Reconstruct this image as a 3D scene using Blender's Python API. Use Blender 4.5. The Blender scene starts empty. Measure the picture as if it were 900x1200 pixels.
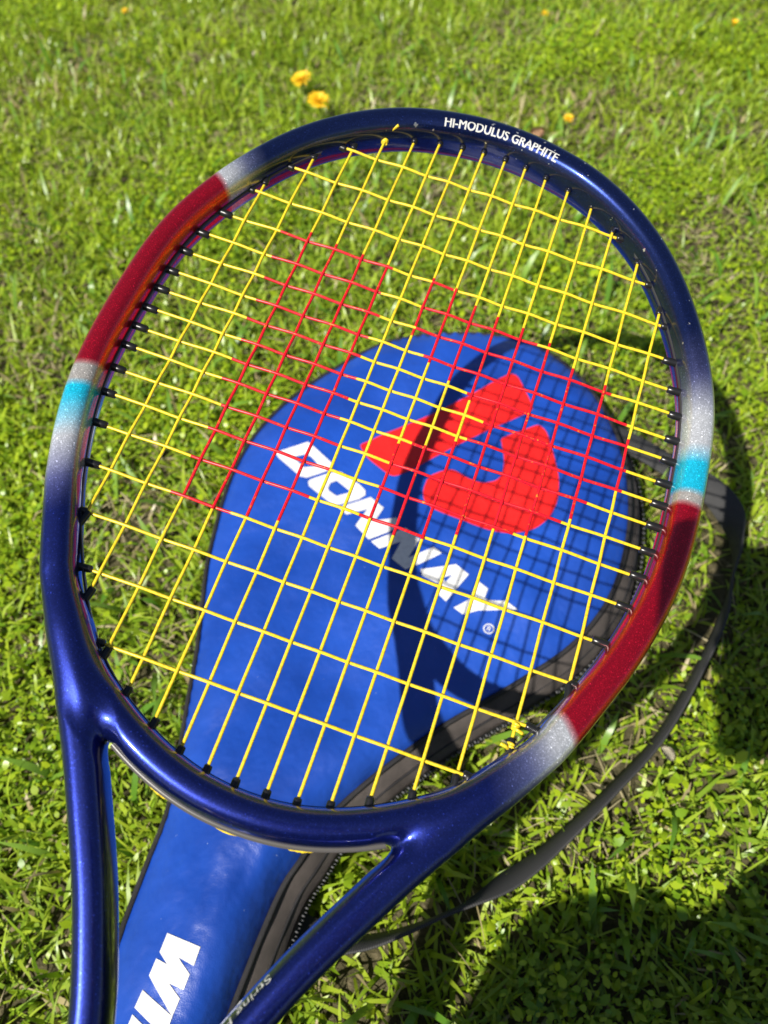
import bpy, bmesh, math, random
import numpy as np
from mathutils import Vector, Matrix
from mathutils.bvhtree import BVHTree

scene = bpy.context.scene
COL = scene.collection
RNG = np.random.default_rng(7)
random.seed(7)

# ------------------------------------------------------------------ camera
CAM_H = 0.533
CAM_AXES = np.array([[0.99669822, -0.08119525, 0.0],          # columns: image right, image down, view
                     [-0.06612487, -0.81170444, 0.58031319],
                     [-0.04711867, -0.57839712, -0.81439339]])
cam_data = bpy.data.cameras.new('camera')
cam = bpy.data.objects.new('camera', cam_data)
COL.objects.link(cam)
cam.matrix_world = Matrix([[CAM_AXES[r][0], -CAM_AXES[r][1], -CAM_AXES[r][2], (0, 0, CAM_H)[r]] for r in range(3)] + [[0, 0, 0, 1]])
cam_data.sensor_fit = 'VERTICAL'
cam_data.sensor_height = 36.0
cam_data.lens = 27.03
cam_data.clip_start = 0.005
cam_data.clip_end = 500
cam_data.dof.use_dof = True
cam_data.dof.focus_distance = 0.345
cam_data.dof.aperture_fstop = 9.5
scene.camera = cam

# ------------------------------------------------------------------ sky, sun, exposure
SUN = Vector((0.4641, 0.4213, -0.7792)).normalized()          # direction the light travels
world = bpy.data.worlds.new('World')
scene.world = world
world.use_nodes = True
wn = world.node_tree.nodes
bg = wn['Background']
sky = wn.new('ShaderNodeTexSky')
sky.sky_type = 'NISHITA'
sky.sun_disc = False
sky.sun_elevation = math.radians(51.2)
sky.sun_rotation = math.radians(227.8)
world.node_tree.links.new(sky.outputs[0], bg.inputs[0])
bg.inputs[1].default_value = 0.05
sun_data = bpy.data.lights.new('sun', 'SUN')
sun_data.energy = 5.0
sun_data.angle = math.radians(0.53)
sun_data.color = (1.0, 0.95, 0.86)
sun = bpy.data.objects.new('sun', sun_data)
COL.objects.link(sun)
sun.rotation_euler = SUN.to_track_quat('-Z', 'Y').to_euler()
scene.view_settings.view_transform = 'Standard'
scene.view_settings.look = 'None'
scene.view_settings.gamma = 1.0
scene.view_settings.exposure = 0.50
scene.view_settings.use_curve_mapping = False

# ------------------------------------------------------------------ helpers
def tag(o, label=None, cat=None, group=None, kind=None):
    for k, v in (('label', label), ('category', cat), ('group', group), ('kind', kind)):
        if v: o[k] = v
    return o

def empty(name, loc=(0, 0, 0), rot=None):
    o = bpy.data.objects.new(name, None)
    COL.objects.link(o)
    o.empty_display_size = 0.05
    o.location = loc
    if rot is not None: o.rotation_euler = rot
    return o

def link(name, me, mat=None, parent=None, smooth=True, loc=None):
    o = bpy.data.objects.new(name, me)
    COL.objects.link(o)
    if mat is not None and not me.materials:
        for m in (mat if isinstance(mat, (list, tuple)) else [mat]): me.materials.append(m)
    if smooth and len(me.polygons):
        me.polygons.foreach_set('use_smooth', np.ones(len(me.polygons), bool))
    if parent: o.parent = parent
    if loc is not None: o.location = loc
    return o

def mesh_np(name, V, F):
    """V (n,3); F (m,k) int array of equal-size faces, or list of faces"""
    me = bpy.data.meshes.new(name)
    if isinstance(F, np.ndarray):
        n, k = F.shape
        me.vertices.add(len(V)); me.vertices.foreach_set('co', np.ascontiguousarray(V, np.float32).ravel())
        me.loops.add(n * k); me.loops.foreach_set('vertex_index', np.ascontiguousarray(F, np.int32).ravel())
        me.polygons.add(n); me.polygons.foreach_set('loop_start', np.arange(0, n * k, k, dtype=np.int32))
        me.update(calc_edges=True); me.validate()
    else:
        me.from_pydata([tuple(map(float, v)) for v in V], [], [tuple(map(int, f)) for f in F]); me.update()
    return me

def mesh_bm(name, bm):
    bmesh.ops.recalc_face_normals(bm, faces=bm.faces)
    me = bpy.data.meshes.new(name); bm.to_mesh(me); bm.free(); return me

def col_attr(me, C):
    a = me.color_attributes.new('tint', 'FLOAT_COLOR', 'POINT')
    a.data.foreach_set('color', np.c_[C, np.ones(len(C))].astype(np.float32).ravel())

def catmull(P, n, closed=False):
    P = np.array(P, float)
    if closed: Q = np.vstack([P[-1], P, P[0], P[1]])
    else: Q = np.vstack([2 * P[0] - P[1], P, 2 * P[-1] - P[-2]])
    m = len(Q) - 3
    t = np.linspace(0, m, n, endpoint=not closed); i = np.minimum(t.astype(int), m - 1); u = (t - i)[:, None]
    a, b, c, d = Q[i], Q[i + 1], Q[i + 2], Q[i + 3]
    return .5 * (2 * b + (c - a) * u + (2 * a - 5 * b + 4 * c - d) * u * u + (3 * b - a - 3 * c + d) * u ** 3)

def resample(P, n):
    P = np.array(P, float); s = np.r_[0, np.cumsum(np.linalg.norm(np.diff(P, axis=0), axis=1))]
    t = np.linspace(0, s[-1], n)
    return np.stack([np.interp(t, s, P[:, k]) for k in range(P.shape[1])], 1)

def tube(P, r, sides=8, cap=True, closed=False):
    P = np.array(P, float); n = len(P); r = np.broadcast_to(np.array(r, float), (n,))
    T = np.gradient(P, axis=0) if not closed else np.roll(P, -1, 0) - np.roll(P, 1, 0)
    T /= np.linalg.norm(T, axis=1)[:, None] + 1e-12
    u = np.array([0, 0, 1.]) if abs(T[0][2]) < .9 else np.array([1., 0, 0])
    V = []
    for k in range(n):
        u = u - (u @ T[k]) * T[k]; u /= np.linalg.norm(u); w = np.cross(T[k], u)
        a = np.arange(sides) * 2 * math.pi / sides
        V.append(P[k] + r[k] * (np.cos(a)[:, None] * u + np.sin(a)[:, None] * w))
    V = np.concatenate(V); F = []
    for k in range(n if closed else n - 1):
        k2 = (k + 1) % n
        for j in range(sides): F.append((k * sides + j, k * sides + (j + 1) % sides, k2 * sides + (j + 1) % sides, k2 * sides + j))
    F = [list(f) for f in F]
    if cap and not closed: F.append(list(range(sides))[::-1]); F.append([(n - 1) * sides + j for j in range(sides)])
    return V, F

def vnoise(x, y, seed=0, octaves=3):
    out = np.zeros_like(x, float); amp = 1.; tot = 0
    for o in range(octaves):
        g = np.random.default_rng(seed + o).random((64, 64))
        xi, yi = np.floor(x).astype(int), np.floor(y).astype(int); fx, fy = x - xi, y - yi
        fx = fx * fx * (3 - 2 * fx); fy = fy * fy * (3 - 2 * fy)
        h = lambda a, b: g[a % 64, b % 64]
        out += amp * ((h(xi, yi) * (1 - fx) + h(xi + 1, yi) * fx) * (1 - fy) + (h(xi, yi + 1) * (1 - fx) + h(xi + 1, yi + 1) * fx) * fy)
        tot += amp; amp *= .5; x = x * 2.03 + 7.1; y = y * 2.03 + 3.3
    return out / tot

def material(name, color=(.5, .5, .5), rough=.5, metal=0., coat=0., spec=None):
    m = bpy.data.materials.new(name); m.use_nodes = True
    b = m.node_tree.nodes['Principled BSDF']
    b.inputs['Base Color'].default_value = (*color, 1); b.inputs['Roughness'].default_value = rough
    b.inputs['Metallic'].default_value = metal; b.inputs['Coat Weight'].default_value = coat
    if spec is not None: b.inputs['Specular IOR Level'].default_value = spec
    return m, m.node_tree.nodes, m.node_tree.links, b

def bump(nt, links, b, height_socket, strength, dist):
    n = nt.new('ShaderNodeBump'); n.inputs['Strength'].default_value = strength; n.inputs['Distance'].default_value = dist
    links.new(height_socket, n.inputs['Height']); links.new(n.outputs[0], b.inputs['Normal']); return n

def noise_node(nt, links, scale, detail=4, coord=None, rough=.5):
    n = nt.new('ShaderNodeTexNoise'); n.inputs['Scale'].default_value = scale; n.inputs['Detail'].default_value = detail
    n.inputs['Roughness'].default_value = rough
    if coord is not None: links.new(coord, n.inputs['Vector'])
    return n

def ramp(nt, stops, interp='LINEAR'):
    n = nt.new('ShaderNodeValToRGB'); e = n.color_ramp; e.interpolation = interp
    while len(e.elements) < len(stops): e.elements.new(.5)
    for k, (p, c) in enumerate(stops):
        e.elements[k].position = p; e.elements[k].color = (*c, 1)
    return n

def math_node(nt, links, op, a, b=None):
    n = nt.new('ShaderNodeMath'); n.operation = op
    for k, v in enumerate((a, b)):
        if v is None: continue
        if isinstance(v, (int, float)): n.inputs[k].default_value = v
        else: links.new(v, n.inputs[k])
    return n.outputs[0]

# ------------------------------------------------------------------ materials
def mat_frame():
    m, nt, L, b = material('painted_graphite', rough=.30, metal=.82, coat=1., spec=.2)
    b.inputs['Coat Roughness'].default_value = .045
    tc = nt.new('ShaderNodeTexCoord'); sp = nt.new('ShaderNodeSeparateXYZ'); L.new(tc.outputs['Object'], sp.inputs[0])
    ny = math_node(nt, L, 'MULTIPLY', sp.outputs[1], -1.)
    ang = math_node(nt, L, 'ARCTAN2', sp.outputs[0], ny)
    t = math_node(nt, L, 'MULTIPLY_ADD', ang, 1 / (2 * math.pi)); t.node.inputs[2].default_value = .5
    navy = (.012, .024, .115); sil = (.56, .58, .62); gray = (.40, .38, .36); red = (.70, .007, .030); cyan = (.012, .50, .74); navy_lit = (.011, .021, .175)  # throat and lower head: same navy painted more vivid, for direct sun there
    p = lambda d: d / 360 + .5
    st = [(0, navy_lit), (p(-132), navy_lit), (p(-127), (.10, .11, .30)), (p(-119), sil), (p(-116), (.25, .56, .72)), (p(-112), cyan), (p(-108.6), cyan), (p(-108.4), gray), (p(-104.9), gray), (p(-104.7), red),
          (p(-55.2), red), (p(-55.0), sil), (p(-52.5), sil), (p(-49), (.18, .20, .36)), (p(-45), navy), (p(54), navy), (p(64), (.12, .13, .30)), (p(73), sil), (p(79), sil), (p(83), cyan), (p(89.8), cyan), (p(90), gray),
          (p(92.6), gray), (p(92.8), red), (p(136.8), red), (p(137), sil), (p(140), sil), (p(144.5), (.18, .20, .42)), (p(150), navy_lit), (1, navy_lit)]
    # the ramp holds 32 stops at most
    r = ramp(nt, st); L.new(t, r.inputs[0])
    # the silver and cyan bands are flatter paint than the metallic blue and red
    mr = ramp(nt, [(p(-131), (.82,) * 3), (p(-124), (.30,) * 3), (p(-104.9), (.30,) * 3), (p(-104.7), (.82,) * 3), (p(-55.2), (.82,) * 3), (p(-55), (.40,) * 3), (p(-47), (.82,) * 3), (p(62), (.82,) * 3), (p(72), (.35,) * 3), (p(92.6), (.30,) * 3), (p(92.8), (.82,) * 3), (p(136.8), (.82,) * 3), (p(137), (.40,) * 3), (p(148), (.82,) * 3)])
    L.new(t, mr.inputs[0]); L.new(mr.outputs[0], b.inputs['Metallic'])
    # metal flake
    vo = nt.new('ShaderNodeTexVoronoi'); vo.inputs['Scale'].default_value = 2500; L.new(tc.outputs['Object'], vo.inputs['Vector'])
    fr = ramp(nt, [(0, (.5, .5, .5)), (.70, (.9, .9, .9)), (.91, (1.6, 1.6, 1.6)), (1, (6.5, 6.5, 6.5))]); L.new(vo.outputs['Color'], fr.inputs[0])
    mx = nt.new('ShaderNodeMix'); mx.data_type = 'RGBA'; mx.blend_type = 'MULTIPLY'; mx.inputs[0].default_value = .75
    L.new(r.outputs[0], mx.inputs[6]); L.new(fr.outputs[0], mx.inputs[7])
    # chipped paint along the head's top rim
    n1 = noise_node(nt, L, 300, 2, tc.outputs['Object']); c1 = ramp(nt, [(.722, (0, 0, 0)), (.734, (1, 1, 1))]); L.new(n1.outputs[0], c1.inputs[0])
    rad = nt.new('ShaderNodeVectorMath'); rad.operation = 'LENGTH'; L.new(tc.outputs['Object'], rad.inputs[0])
    zone = ramp(nt, [(p(-30), (0, 0, 0)), (p(-5), (1, 1, 1)), (p(50), (1, 1, 1)), (p(62), (0, 0, 0))]); L.new(t, zone.inputs[0])
    zz = math_node(nt, L, 'LESS_THAN', sp.outputs[2], -.0025)
    c2 = math_node(nt, L, 'MULTIPLY', c1.outputs[0], zone.outputs[0]); c3 = math_node(nt, L, 'MULTIPLY', c2, zz)
    m2 = nt.new('ShaderNodeMix'); m2.data_type = 'RGBA'; L.new(c3, m2.inputs[0]); L.new(mx.outputs[2], m2.inputs[6]); m2.inputs[7].default_value = (.75, .75, .74, 1)
    L.new(m2.outputs[2], b.inputs['Base Color'])
    # flake tilt
    bn = nt.new('ShaderNodeBump'); bn.inputs['Strength'].default_value = .10; bn.inputs['Distance'].default_value = .0002
    L.new(vo.outputs['Color'], bn.inputs['Height']); L.new(bn.outputs[0], b.inputs['Normal'])
    return m

def mat_string(name, c, c2, wear=None):
    m, nt, L, b = material(name, c, .35)
    tc = nt.new('ShaderNodeTexCoord'); n = noise_node(nt, L, 900, 3, tc.outputs['Object'])
    r = ramp(nt, [(.35, c2), (.6, c)]); L.new(n.outputs[0], r.inputs[0]); L.new(r.outputs[0], b.inputs['Base Color'])
    if wear:                                               # stencil ink worn through in places
        n2 = noise_node(nt, L, 420, 4, tc.outputs['Object'], .7); w = ramp(nt, [(.60, (0, 0, 0)), (.70, (.75, .75, .75))]); L.new(n2.outputs[0], w.inputs[0])
        mx = nt.new('ShaderNodeMix'); mx.data_type = 'RGBA'; L.new(w.outputs[0], mx.inputs[0]); L.new(r.outputs[0], mx.inputs[6]); mx.inputs[7].default_value = (*wear, 1); L.new(mx.outputs[2], b.inputs['Base Color'])
    return m

def mat_vinyl():
    m, nt, L, b = material('blue_coated_nylon', rough=.40, spec=.55)
    tc = nt.new('ShaderNodeTexCoord')
    n = noise_node(nt, L, 11, 6, tc.outputs['Object'], .6); r = ramp(nt, [(.28, (.005, .036, .245)), (.72, (.013, .078, .46))]); L.new(n.outputs[0], r.inputs[0])
    # pale scuffs and dust specks
    d = noise_node(nt, L, 330, 2, tc.outputs['Object']); dr = ramp(nt, [(.775, (0, 0, 0)), (.80, (.6, .6, .6))]); L.new(d.outputs[0], dr.inputs[0])
    mx = nt.new('ShaderNodeMix'); mx.data_type = 'RGBA'; L.new(dr.outputs[0], mx.inputs[0]); L.new(r.outputs[0], mx.inputs[6]); mx.inputs[7].default_value = (.35, .42, .6, 1)
    L.new(mx.outputs[2], b.inputs['Base Color'])
    w1 = noise_node(nt, L, 17, 4, tc.outputs['Object'], .5); w2 = noise_node(nt, L, 1400, 2, tc.outputs['Object'])
    h = math_node(nt, L, 'MULTIPLY_ADD', w2.outputs[0], .02); L.new(w1.outputs[0], h.node.inputs[2])
    bump(nt, L, b, h, .45, .014)
    rr = ramp(nt, [(.3, (.28, .28, .28)), (.7, (.50, .50, .50))]); L.new(w1.outputs[0], rr.inputs[0]); L.new(rr.outputs[0], b.inputs['Roughness'])
    return m

def mat_webbing(name, c, scale=900):
    m, nt, L, b = material(name, c, .75, spec=.3)
    tc = nt.new('ShaderNodeTexCoord')
    w = nt.new('ShaderNodeTexWave'); w.inputs['Scale'].default_value = scale / 3; w.inputs['Distortion'].default_value = 1.5; L.new(tc.outputs['Object'], w.inputs['Vector'])
    n = noise_node(nt, L, 60, 4, tc.outputs['Object']); r = ramp(nt, [(.3, tuple(.7 * x for x in c)), (.75, tuple(1.5 * x for x in c))]); L.new(n.outputs[0], r.inputs[0])
    L.new(r.outputs[0], b.inputs['Base Color']); bump(nt, L, b, w.outputs[0], .5, .0006)
    return m

def mat_print(name, c):
    m, nt, L, b = material(name, c, .45)
    tc = nt.new('ShaderNodeTexCoord'); n = noise_node(nt, L, 260, 5, tc.outputs['Object'], .65)
    r = ramp(nt, [(.28, tuple(.78 * x for x in c)), (.5, c)]); L.new(n.outputs[0], r.inputs[0]); L.new(r.outputs[0], b.inputs['Base Color'])
    w1 = noise_node(nt, L, 26, 4, tc.outputs['Object'], .45); bump(nt, L, b, w1.outputs[0], .45, .012)
    return m

def mat_leaf(name, rough=.36, trans=.33):
    m, nt, L, b = material(name, rough=rough, spec=.5)
    at = nt.new('ShaderNodeAttribute'); at.attribute_name = 'tint'
    L.new(at.outputs['Color'], b.inputs['Base Color'])
    tr = nt.new('ShaderNodeBsdfTranslucent'); g = nt.new('ShaderNodeMix'); g.data_type = 'RGBA'; g.blend_type = 'MULTIPLY'; g.inputs[0].default_value = 1
    L.new(at.outputs['Color'], g.inputs[6]); g.inputs[7].default_value = (1.35, 1.25, .55, 1); L.new(g.outputs[2], tr.inputs[0])
    mx = nt.new('ShaderNodeMixShader'); mx.inputs[0].default_value = trans
    L.new(b.outputs[0], mx.inputs[1]); L.new(tr.outputs[0], mx.inputs[2]); L.new(mx.outputs[0], nt['Material Output'].inputs[0])
    return m

def mat_soil():
    m, nt, L, b = material('soil', rough=.95, spec=.2)
    tc = nt.new('ShaderNodeTexCoord')
    n = noise_node(nt, L, 9, 8, tc.outputs['Object'], .65); n2 = noise_node(nt, L, 160, 5, tc.outputs['Object'], .7)
    far = nt.new('ShaderNodeVectorMath'); far.operation = 'LENGTH'; L.new(tc.outputs['Object'], far.inputs[0])
    r1 = ramp(nt, [(.3, (.035, .036, .014)), (.55, (.09, .078, .04)), (.75, (.20, .165, .10))]); L.new(n2.outputs[0], r1.inputs[0])
    r2 = ramp(nt, [(.3, (.06, .115, .014)), (.7, (.15, .22, .03))]); L.new(n.outputs[0], r2.inputs[0])
    fr = ramp(nt, [(.30, (0, 0, 0)), (.48, (1, 1, 1))]); fm = math_node(nt, L, 'MULTIPLY', far.outputs['Value'], .2); L.new(fm, fr.inputs[0])
    mx = nt.new('ShaderNodeMix'); mx.data_type = 'RGBA'; L.new(fr.outputs[0], mx.inputs[0]); L.new(r1.outputs[0], mx.inputs[6]); L.new(r2.outputs[0], mx.inputs[7])
    L.new(mx.outputs[2], b.inputs['Base Color']); bump(nt, L, b, n2.outputs[0], .8, .006)
    return m

M_FRAME = mat_frame()
M_YEL = mat_string('yellow_string', (.82, .63, .03), (.66, .45, .012), (.50, .36, .05))
M_RED = mat_string('red_string', (.72, .008, .02), (.55, .004, .015), (.80, .30, .02))
M_GROM = material('black_nylon', (.012, .012, .013), .28)[0]
M_STRIP = material('smoky_grommet_strip', (.035, .034, .033), .3)[0]
M_STRIP2 = material('grey_grommet_strip', (.085, .08, .075), .35)[0]
M_WHITE = material('white_print', (.52, .52, .50), .5)[0]
M_VINYL = mat_vinyl()
M_GUSSET = mat_webbing('charcoal_fabric', (.075, .063, .057), 1400)
M_PIPING = mat_webbing('black_piping', (.022, .021, .023), 1600)
def mat_strap():
    m, nt, L, b = material('black_webbing', (.04, .04, .04), .7, spec=.3)
    at = nt.new('ShaderNodeAttribute'); at.attribute_name = 'tint'; sp = nt.new('ShaderNodeSeparateColor'); L.new(at.outputs['Color'], sp.inputs[0])
    tc = nt.new('ShaderNodeTexCoord'); n = noise_node(nt, L, 130, 3, tc.outputs['Object'])
    ph = math_node(nt, L, 'MULTIPLY_ADD', sp.outputs[0], 2 * math.pi / .0014); k = math_node(nt, L, 'MULTIPLY', n.outputs[0], 5.); L.new(k, ph.node.inputs[2])
    s = math_node(nt, L, 'SINE', ph); t = math_node(nt, L, 'MULTIPLY_ADD', s, .5); t.node.inputs[2].default_value = .5
    r = ramp(nt, [(.0, (.022, .022, .023)), (.6, (.040, .040, .041)), (1., (.066, .066, .066))]); L.new(t, r.inputs[0]); L.new(r.outputs[0], b.inputs['Base Color'])
    bump(nt, L, b, t, .3, .0004); return m
M_STRAP = mat_strap()
M_ZIP = material('zip_teeth', (.10, .10, .105), .4)[0]
M_PWHITE = mat_print('white_bag_print', (.70, .70, .69))
M_PRED = mat_print('red_bag_print', (.80, .014, .012))
M_LEAF = mat_leaf('grass_leaf')
M_DRY = mat_leaf('dry_leaf', .8, .15)
M_SOIL = mat_soil()
BAG_LEFT = [[71.6, 568.5], [38.5, 567.6], [5, 558.4], [-28.5, 537.7], [-60.9, 513.3], [-88.1, 486.2], [-108.8, 456.7], [-123.1, 424.3], [-132.2, 390.5], [-137.9, 356.7], [-141.9, 324.8], [-143.2, 287.2], [-144.4, 252.3], [-147.6, 216.7], [-150.1, 183.7], [-154.7, 142.3], [-164.7, 110], [-174, 80], [-179.8, 56.2]]
BAG_RIGHT = [[71.9, 570.8], [104.2, 564.5], [139.2, 551.8], [167.6, 529.6], [189.4, 493.4], [201.7, 449.8], [204.8, 404.5], [198.9, 358.3], [186.7, 318.1], [169.2, 281.3], [148.9, 254.4], [122.4, 231.5], [91.9, 214], [59.7, 198], [28.6, 183.1], [-1.7, 165.2], [-28, 147.9], [-50.7, 129.4], [-68.7, 106.5], [-84.2, 84.3], [-111.7, 22.8]]
LETTERS = [
  ( [[-88.7, 428.1], [-59.9, 435.1], [-54.1, 428.2], [-40, 410.3], [-40.9, 405.4], [-45.2, 402.6], [-61.6, 397.5], [-67.3, 399.5], [-85, 421.1]] , [[-73, 420.8], [-62.2, 422.5], [-57.5, 419.1], [-52.6, 411.6], [-54.4, 409.1], [-63.7, 408.7]] ),
  ( [[-60.6, 393], [-58.8, 395.5], [-48.2, 398.9], [-38.1, 401.4], [-32.5, 399.9], [-18.3, 385.5], [-13.7, 378.4], [-14, 374.1], [-19.7, 370.4], [-33.6, 366.7], [-38.5, 365.9], [-43.2, 369.3], [-59.6, 388.4]] , [[-44.2, 384.6], [-42, 390.1], [-36.7, 391.8], [-26.2, 379.3], [-27, 378], [-37.2, 375.6], [-43.3, 381.5]] ),
  ( [[-36.5, 363.9], [-9.6, 371.9], [0, 360.3], [-7.2, 348.1], [9.1, 348.9], [11.6, 346.2], [6.9, 337.7], [-13.6, 331], [-23.3, 344.3], [-13.3, 360], [-29.9, 355.7]] , None ),
  ( [[-12, 329.1], [16, 338.4], [26, 327], [15.7, 311.2], [35.8, 319], [41.6, 312.6], [23.3, 304.7], [12.6, 300.8], [3, 312], [11.3, 326.1], [-5.8, 322.2]] , None ),
  ( [[23.8, 300.1], [51.1, 301.7], [59.5, 291.9], [39.9, 270.8], [34.6, 277.8], [39.1, 283.9], [24.8, 294.1]] , [[39.9, 291.1], [47.1, 292.7], [41.4, 287]] ),
  ( [[44.9, 265.4], [56.4, 270.4], [65.4, 285.8], [72, 278.3], [68.4, 271], [70.6, 268.7], [83.4, 266.8], [90.8, 258.8], [77.4, 260], [62.1, 261.4], [53.8, 259.7], [50.7, 259.6]] , None ),
]
EMBLEM = [ [[-15.9, 427], [-14, 430.1], [50.2, 458.1], [87, 475.7], [120.7, 497], [125.6, 498.6], [129.1, 496.5], [131.4, 491.9], [137.7, 456.1], [134.2, 450.9], [87.9, 428.3], [50.6, 410.5], [21.7, 394.3], [11.5, 390.4], [6, 392.8], [-10.5, 412.3]] , [[53.3, 392.8], [38.7, 388.1], [32.7, 373.3], [32.5, 361.7], [39.9, 352.5], [80.3, 331.3], [98.8, 326.3], [115.4, 327.8], [129, 337.4], [138.8, 353.1], [144.4, 377.4], [144.6, 401.5], [143.8, 427.1], [139.4, 434.9], [135.8, 435.3], [103.4, 421.9], [103.2, 414.3], [102.7, 397.6], [99.2, 384], [93.4, 378], [81, 377.1], [69.5, 383.1], [60.9, 391.1]] ]
NECK_LETTERS = [ [[-143.3, 68], [-122.2, 58.9], [-125.4, 50], [-134.8, 55], [-127.5, 46.2], [-130.6, 39.2], [-139.4, 43], [-132.4, 35.2], [-136, 27.3], [-151.7, 47.7], [-148.3, 55.7], [-141.2, 52.1], [-146.7, 58.7]] , [[-154.7, 41.1], [-135.8, 27.3], [-139.3, 18.4], [-158.3, 33.1]] , [[-159.1, 30], [-140.4, 15.9], [-143.5, 7.3], [-162.4, 21.9]] ]
REG = [[68, 246.7]]
STENCIL = [ [[-97.4, -86], [-32.4, -87.3], [-30.4, -74], [-22.5, 65.9], [-23.3, 71], [-31.5, 79.4], [-80.1, 93.6], [-84.5, 85.7]] , [[-9, -83], [-5.7, -86.9], [33.2, -76.6], [63.9, -67.9], [99.5, -53.5], [116.6, -38.8], [121.1, -24.2], [122.3, 5.7], [108.6, 19.5], [100.7, 27.9], [82.6, 41.1], [66.1, 50.7], [34.8, 63.9], [22.6, 67.1], [3.2, 65.8], [2.2, 42.6], [4.9, 23.7], [17.6, 17.2], [39.2, 4.6], [45.6, -7], [33.4, -19.8], [20.2, -28.6], [5.8, -31.4], [-5.6, -47.3]] ]

# ================================================================== ground and lawn
GZ = -0.022
S_ = 200.
ground = link('ground', mesh_np('ground', np.array([(-S_, -S_, GZ), (S_, -S_, GZ), (S_, S_, GZ), (-S_, S_, GZ)]), np.array([[0, 1, 2, 3]])), M_SOIL)
tag(ground, kind='structure')

bagL = catmull(np.array(BAG_LEFT + [[-192, 5], [-203, -45], [-214, -95], [-214, -128]]) , 400)
bagR = catmull(np.array([BAG_LEFT[0]] + BAG_RIGHT[1:] + [[-133, -32], [-152, -82], [-170, -118], [-190, -138]]), 400)
NB = 170
bagL = resample(bagL, NB); bagR = resample(bagR, NB)
BAG_OUT = np.vstack([bagL[::-1], bagR[1:]])              # closed outline in mm, from neck end round the head and back

def inside(P, poly):
    x, y = P[:, 0], P[:, 1]; r = np.zeros(len(P), bool); n = len(poly); j = n - 1
    for i in range(n):
        xi, yi = poly[i]; xj, yj = poly[j]
        c = ((yi > y) != (yj > y)) & (x < (xj - xi) * (y - yi) / (yj - yi + 1e-12) + xi); r ^= c; j = i
    return r

def outline_normals(P):
    T = np.roll(P, -1, 0) - np.roll(P, 1, 0); T /= np.linalg.norm(T, axis=1)[:, None] + 1e-9
    N = np.c_[T[:, 1], -T[:, 0]]
    a = .5 * np.sum(P[:, 0] * np.roll(P[:, 1], -1) - np.roll(P[:, 0], -1) * P[:, 1])
    return N if a > 0 else -N
BAG_N = outline_normals(BAG_OUT)
BAG_FAT = (BAG_OUT + BAG_N * 9)[::4] / 1000.
BAG_FAT2 = (BAG_OUT - BAG_N * 1)[::4] / 1000.

# path of the carrying strap on the grass, and the direction of its width
SP = [(.185, .452, .014), (.214, .428, .012), (.248, .400, .007), (.272, .373, .006), (.281, .338, .010), (.273, .305, .012), (.260, .280, .011), (.2475, .256, .009), (.2255, .225, .009), (.180, .172, .008), (.136, .136, .007), (.093, .106, .006), (.058, .086, .005), (.022, .072, .005), (-.03, .060, .001), (-.066, .066, -.005), (-.09, .080, -.008)]
SW = [(.65, .76, 0), (.65, .76, .02), (.65, .76, .05), (.7, .6, .3), (.5, .5, .7), (0, 0, 1), (-.35, -.35, .87), (-.27, -.58, .8), (-.23, -.55, .84), (-.15, -.47, .90), (-.08, -.44, .91), (.06, -.47, .88), (.12, -.54, .83), (-.02, -.2, .98), (.05, -.4, .85), (.1, -.7, .3), (.2, -.8, .1)]
STRAP_XY = catmull(SP, 90)[:, :2]
def near_strap(x, y, r=.009):
    d = np.full(len(x), 9.)
    for q in STRAP_XY: d = np.minimum(d, np.hypot(x - q[0], y - q[1]))
    return d < r

def leaves(name, x, y, z, az, l0, l1, ln, wd, prof, tint, twist=None, mat=None):
    n = len(x); lean = [l0, l0 + (l1 - l0) * .45, l1]
    P = [np.c_[x, y, z]]
    for k in range(3):
        d = np.c_[np.cos(az) * np.sin(lean[k]), np.sin(az) * np.sin(lean[k]), np.cos(lean[k])]
        P.append(P[-1] + d * (ln / 3)[:, None])
    tw = az + math.pi / 2 if twist is None else az + math.pi / 2 + twist
    W = np.c_[np.cos(tw), np.sin(tw), np.zeros(n)] * (wd / 2)[:, None]
    V = np.empty((n, 7, 3))
    for k in range(3):
        V[:, 2 * k] = P[k] - W * prof[k]; V[:, 2 * k + 1] = P[k] + W * prof[k]
    V[:, 6] = P[3]
    f = np.array([(0, 1, 3), (0, 3, 2), (2, 3, 5), (2, 5, 4), (4, 5, 6)])
    F = (np.arange(n) * 7)[:, None, None] + f[None]
    me = mesh_np(name, V.reshape(-1, 3), F.reshape(-1, 3))
    col_attr(me, np.repeat(tint, 7, axis=0))
    return link(name, me, mat or M_LEAF)

# bare, thatchy spots of the lawn (x, y, radius)
BARE = [(.03, 1.08, .075), (.33, .99, .085), (-.16, 1.02, .05), (-.42, .86, .06), (.20, 1.16, .06), (.42, .76, .05), (-.34, .62, .045), (-.50, 1.2, .07), (.16, .93, .04), (-.28, .45, .03), (-.40, 1.30, .05), (-.30, 1.18, .04), (-.22, 1.28, .045), (-.55, 1.02, .05), (-.62, .92, .05), (.10, 1.25, .05), (.52, .95, .04), (-.47, .70, .035)]
def bareness(x, y):
    b = np.clip((vnoise(x * 8 + 20, y * 8 + 20, 11) - .57) * 6, 0, 1) * .5
    for cx, cy, r in BARE: b = np.maximum(b, np.exp(-((x - cx) ** 2 + (y - cy) ** 2 * .8) / r ** 2) * .72)
    return b

def scatter(n, x0, x1, y0, y1):
    x = RNG.uniform(x0, x1, n); y = RNG.uniform(y0, y1, n); return x, y

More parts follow.
